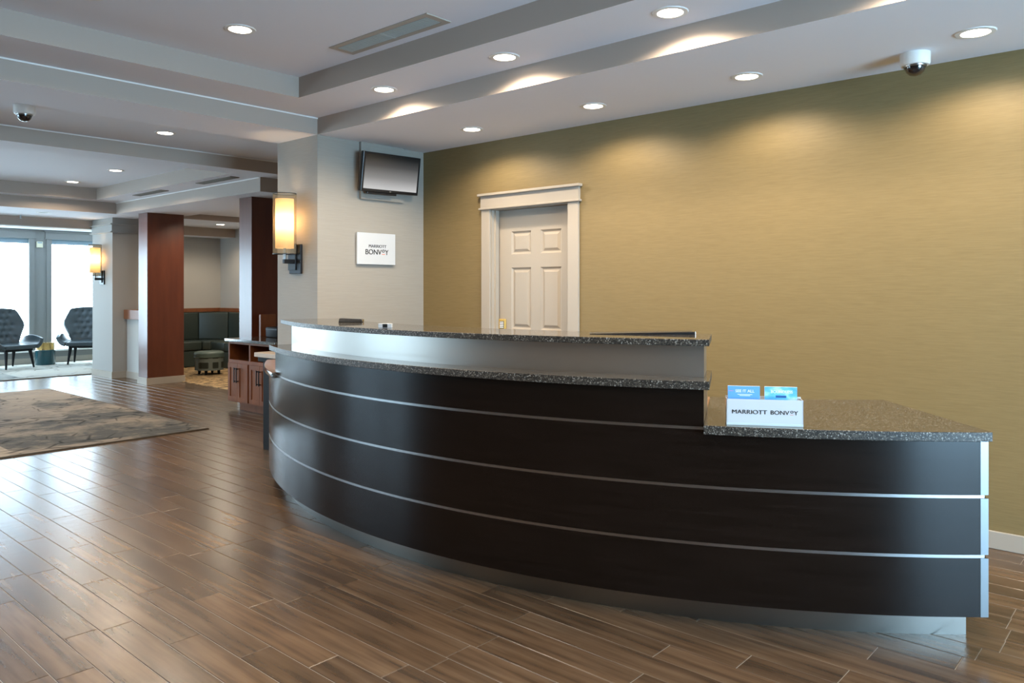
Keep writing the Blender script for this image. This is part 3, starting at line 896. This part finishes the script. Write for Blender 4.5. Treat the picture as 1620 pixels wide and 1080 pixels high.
# ================================================================== CABINET, PODIUM
cb_ = thing('storage_cabinet', 'low cherry cabinet with open shelves and dark countertop by the pillar', 'cabinet', (4.8, 7.9, 0))
X0, X1, CY0, CY1 = 4.50, 5.10, 7.38, 8.405
bm = bmesh.new()
bx(bm, X0 + 0.02, X1, CY0, CY0 + 0.02, 0.10, 0.79); bx(bm, X0 + 0.02, X1, CY1 - 0.02, CY1, 0.10, 0.79)
bx(bm, X1 - 0.015, X1, CY0 + 0.02, CY1 - 0.02, 0.10, 0.79); bx(bm, X0 + 0.02, X1 - 0.015, CY0 + 0.02, CY1 - 0.02, 0.10, 0.12)
bx(bm, X0 + 0.02, X1 - 0.015, CY0 + 0.02, CY1 - 0.02, 0.55, 0.57); bx(bm, X0 + 0.02, X1 - 0.015, 7.925, 7.945, 0.12, 0.79)
for b in ((CY1 - 0.025, CY1), (7.92, 7.95), (CY0, CY0 + 0.09)): bx(bm, X0, X0 + 0.0198, *b, 0.10, 0.79)
for b in ((7.95, CY1 - 0.025), (7.47, 7.92)):
    bx(bm, X0, X0 + 0.0198, *b, 0.765, 0.79); bx(bm, X0, X0 + 0.0198, *b, 0.545, 0.583); bx(bm, X0, X0 + 0.0198, *b, 0.10, 0.112)
obj('body', bm, 'cabinet_wood', cb_)
obj('toe_kick', box(X0 + 0.09, X1, CY0 + 0.02, CY1 - 0.09, 0, 0.10), 'cabinet_wood', cb_)
ct = obj('countertop', box(X0 - 0.035, X1 + 0.01, CY0 - 0.02, CY1 + 0.03, 0.79, 0.823, 0.003), 'granite', cb_)
for k, (a, b) in enumerate(((8.178, 8.385), (7.952, 8.174), (7.698, 7.918), (7.472, 7.694))):
    dr = obj('door', (lambda bm: [bx(bm, X0 - 0.018, X0 - 0.0005, a, a + 0.045, 0.115, 0.545), bx(bm, X0 - 0.018, X0 - 0.0005, b - 0.045, b, 0.115, 0.545), bx(bm, X0 - 0.018, X0 - 0.0005, a + 0.045, b - 0.045, 0.115, 0.165), bx(bm, X0 - 0.018, X0 - 0.0005, a + 0.045, b - 0.045, 0.495, 0.545), bm][-1])(bmesh.new()), 'cabinet_wood', cb_)
    obj('panel', box(X0 - 0.010, X0 - 0.001, a + 0.045, b - 0.045, 0.165, 0.495), 'cabinet_wood', dr)
    hy = (a + 0.022) if k % 2 == 0 else (b - 0.022)
    hb = taper(bmesh.new(), (X0 - 0.045, hy, 0.33), (X0 - 0.045, hy, 0.50), 0.006, 0.006)
    for zz in (0.345, 0.485): taper(hb, (X0 - 0.018, hy, zz), (X0 - 0.045, hy, zz), 0.006, 0.006)
    obj('handle', hb, 'bronze', dr, 40)

db = thing('storage_box', 'dark rounded box standing on the cabinet countertop', 'box', (4.99, 8.12, 0.823))
obj('case', box(4.88, 5.09, 8.0, 8.25, 0.823, 0.945, 0.015), 'dark_wood', db, 40)
obj('lid_seam', box(4.879, 5.091, 7.999, 8.251, 0.918, 0.921), 'black', db)
wbd = thing('wood_board', 'orange-brown wooden board leaning on the pillar above the cabinet', 'board', (4.99, 8.38, 0.823))
obj('board', box(4.885, 5.09, 8.365, 8.40, 0.823, 1.088, 0.003), 'rail_wood', wbd)

pod = thing('podium', 'narrow dark podium with pale stone top against the wall end behind the desk', 'podium', (3.6, 5.8, 0))
obj('body', box(3.588, 3.663, 5.52, 6.10, 0, 0.765), 'dark_wood', pod)
obj('apron', box(3.545, 3.663, 5.50, 6.115, 0.765, 0.808, 0.004), 'dark_wood', pod)
obj('top', box(3.515, 3.679, 5.48, 6.125, 0.808, 0.846, 0.003), 'light_stone', pod)

# ================================================================== RUGS
def rug(name, x0, x1, y0, y1, m, label):
    t = thing(name, label, 'rug', ((x0 + x1) / 2, (y0 + y1) / 2, 0))
    obj('pile', box(x0 + 0.012, x1 - 0.012, y0 + 0.012, y1 - 0.012, 0.0006, 0.013), m, t)
    bm = bmesh.new()
    for b in ((x0, x1, y0, y0 + 0.012), (x0, x1, y1 - 0.012, y1), (x0, x0 + 0.012, y0 + 0.012, y1 - 0.012), (x1 - 0.012, x1, y0 + 0.012, y1 - 0.012)): bx(bm, *b, 0.0006, 0.012)
    obj('binding', bm, 'rug_edge', t)


rug('area_rug', 0.45, 3.735, 7.36, 11.92, 'rug', 'brown and charcoal patchwork rug on the plank floor in the hall')
rug('lounge_rug', 2.0, 6.9, 13.5, 15.95, 'rug_far', 'pale grey patterned rug under the tufted armchairs')

# ================================================================== NOOK SEATING
bq = thing('banquette', 'dark green upholstered corner banquette in the nook', 'banquette', (6.9, 13.4, 0))
path = [(5.45, 13.86), (6.12, 13.86), (6.82, 13.86), (7.19, 13.44), (7.19, 12.7), (7.19, 11.9), (7.19, 11.1)]
front = [(5.45, 13.30), (6.12, 13.30), (6.62, 13.30), (6.72, 13.18), (6.72, 12.7), (6.72, 11.9), (6.72, 11.1)]
wallp = [(5.45, 13.99), (6.12, 13.99), (7.0, 13.99), (7.32, 13.62), (7.32, 12.7), (7.32, 11.9), (7.32, 11.1)]


def prism(poly, z0, z1, bev=0.0):
    bm = bmesh.new()
    lo = [bm.verts.new((x, y, z0)) for x, y in poly]; hi = [bm.verts.new((x, y, z1)) for x, y in poly]
    n = len(poly)
    for i in range(n): bm.faces.new((lo[i], lo[(i + 1) % n], hi[(i + 1) % n], hi[i]))
    bm.faces.new(lo[::-1]); bm.faces.new(hi)
    bmesh.ops.recalc_face_normals(bm, faces=bm.faces)
    if bev: bmesh.ops.bevel(bm, geom=bm.edges[:], offset=bev, segments=3, profile=0.6, affect='EDGES', clamp_overlap=True)
    return bm


def shrink(a, b, e=0.004):
    d = Vector(b) - Vector(a); d.normalize()
    return tuple(Vector(a) + d * e), tuple(Vector(b) - d * e)


for k in range(6):
    pa, pb = shrink(path[k], path[k + 1]); wa, wb_ = shrink(wallp[k], wallp[k + 1]); fa, fb = shrink(front[k], front[k + 1])
    obj('back_cushion', prism([wa, wb_, pb, pa], 0.455, 0.955, 0.022), 'banquette', bq, 40)
    obj('seat_cushion', prism([pa, pb, fb, fa], 0.30, 0.455, 0.022), 'banquette', bq, 40)
    sa, sb = Vector(front[k]), Vector(front[k + 1])
    obj('base', prism([path[k], path[k + 1], front[k + 1], front[k]], 0.02, 0.29), 'banquette', bq)
rl = thing('wall_rail', 'cherry wood rail on the wall above the banquette', 'rail', (7.2, 13.9, 0.965))
obj('back_rail', box(5.45, 7.329, 13.93, 13.999, 0.962, 1.03), 'rail_wood', rl)
obj('side_rail', box(7.26, 7.329, 9.0, 13.93, 0.962, 1.03), 'rail_wood', rl)

ot = thing('ottoman', 'round plaid ottoman with plain green padded top before the banquette', 'ottoman', (6.10, 12.02, 0.008))
obj('cushion', lathe(bmesh.new(), [(0, 0.375), (0.18, 0.375), (0.215, 0.365), (0.232, 0.345), (0.232, 0.285), (0.222, 0.278), (0, 0.278)], n=40), 'ottoman_top', ot, 40, local=True)
obj('drum', lathe(bmesh.new(), [(0, 0.277), (0.218, 0.277), (0.218, 0.075), (0, 0.075)], n=40), 'plaid', ot, 40, local=True)
for k in range(4):
    a = PI / 4 + k * PI / 2
    obj('leg', taper(bmesh.new(), (0.15 * math.cos(a), 0.15 * math.sin(a), 0.075), (0.16 * math.cos(a), 0.16 * math.sin(a), 0.0), 0.024, 0.018), 'dark_wood', ot, 40, local=True)

# ================================================================== LOUNGE
def armchair(label, loc, rz):
    t = thing('armchair', label, 'armchair', loc, rz, group='tufted wing armchairs by the far windows')
    # backrest: a tufted shell with wings, outline narrow at the seat, widest at the wings
    bm = bmesh.new()
    NU, NV = 36, 40
    def half(v):
        pts = [(0, 0.255), (0.2, 0.285), (0.52, 0.39), (0.62, 0.395), (0.9, 0.345), (1.0, 0.315)]
        for (a, p), (b, q) in zip(pts, pts[1:]):
            if v <= b: return p + (q - p) * (v - a) / (b - a)
        return pts[-1][1]
    grid = []
    for j in range(NV + 1):
        v = j / NV; row = []
        for i in range(NU + 1):
            u = 2 * i / NU - 1
            x = u * half(v)
            y = 0.17 + 0.17 * v - 0.16 * max(0, abs(u) - 0.35) ** 1.5 * (0.6 + v * (1 - v) * 2.2)
            z = 0.40 + 0.63 * v - 0.03 * (abs(u) ** 3) * v
            # tufts
            dep = 0
            for r in range(5):
                for c in range(-2, 3):
                    cxx = (c + (0.5 if r % 2 else 0)) * 0.115; czz = 0.52 + r * 0.105
                    if abs(cxx) < 0.27:
                        dep += 0.026 * math.exp(-(((x - cxx) / 0.032) ** 2 + ((z - czz) / 0.032) ** 2))
            row.append(bm.verts.new((x, y + dep, z)))
        grid.append(row)
    for j in range(NV):
        for i in range(NU): bm.faces.new((grid[j][i], grid[j][i + 1], grid[j + 1][i + 1], grid[j + 1][i]))
    o = obj('backrest', bm, ['chair_leather', 'plaid'], t, 180, local=True)
    s = o.modifiers.new('thickness', 'SOLIDIFY'); s.thickness = 0.07; s.offset = -1; s.material_offset = 1; s.material_offset_rim = 0
    # seat pad that sweeps up at both sides into low arms
    def surf(u0, u1, NUs):
        bm = bmesh.new(); g = []
        for j in range(17):
            v = j / 16; row = []
            for i in range(NUs + 1):
                u = u0 + (u1 - u0) * i / NUs
                a = max(0.0, abs(u) - 0.60) / 0.40
                x = math.copysign(1, u) * (min(abs(u), 0.60) * 0.47 + 0.105 * math.sin(a * 1.2))
                z = 0.425 + 0.165 * (1 - math.cos(a * 1.45)) * (0.75 + 0.25 * math.sin(PI * v)) - 0.02 * (1 - v)
                ln = 0.25 - 0.05 * a
                y = -0.31 + 0.05 * a + (0.54 - 0.12 * a) * v
                row.append(bm.verts.new((x, y, z)))
            g.append(row)
        for j in range(16):
            for i in range(NUs): bm.faces.new((g[j][i], g[j][i + 1], g[j + 1][i + 1], g[j + 1][i]))
        return bm
    for nm_, u0, u1, n in (('seat', -0.6, 0.6, 14), ('arm', 0.6, 1.0, 10), ('arm', -1.0, -0.6, 10)):
        o = obj(nm_, surf(u0, u1, n), ['chair_leather', 'plaid'], t, 180, local=True)
        s = o.modifiers.new('thickness', 'SOLIDIFY'); s.thickness = 0.075; s.offset = -1; s.material_offset = 1 if nm_ == 'arm' else 0
        b = o.modifiers.new('soft', 'BEVEL'); b.width = 0.02; b.segments = 3; b.limit_method = 'ANGLE'; b.angle_limit = rad(50)
    obj('seat_frame', box(-0.25, 0.25, -0.25, 0.22, 0.292, 0.332, 0.01), 'dark_wood', t, local=True)
    for sx in (-1, 1):
        for (y0, y1) in ((-0.22, -0.27), (0.19, 0.27)):
            obj('leg', taper(bmesh.new(), (sx * 0.215, y0, 0.30), (sx * 0.25, y1, 0.0), 0.03, 0.014, 12), 'dark_wood', t, 40, local=True)


armchair('dark tufted wing armchair at the left picture edge', (4.22, 15.45, 0.0178), rad(20))
armchair('dark tufted wing armchair partly behind the grey column', (5.46, 15.45, 0.0178), rad(-30))

dt = thing('drum_table', 'teal drum side table with brass top band between the armchairs', 'side table', (4.86, 15.72, 0.0136))
obj('drum', lathe(bmesh.new(), [(0, 0.0), (0.158, 0.0), (0.162, 0.01), (0.162, 0.262), (0.155, 0.27), (0, 0.27)], n=40), 'teal', dt, 40, local=True)
obj('brass_band', lathe(bmesh.new(), [(0, 0.2702), (0.148, 0.2702), (0.148, 0.385), (0.152, 0.39), (0.152, 0.40), (0, 0.40)], n=40), 'gold', dt, 40, local=True)
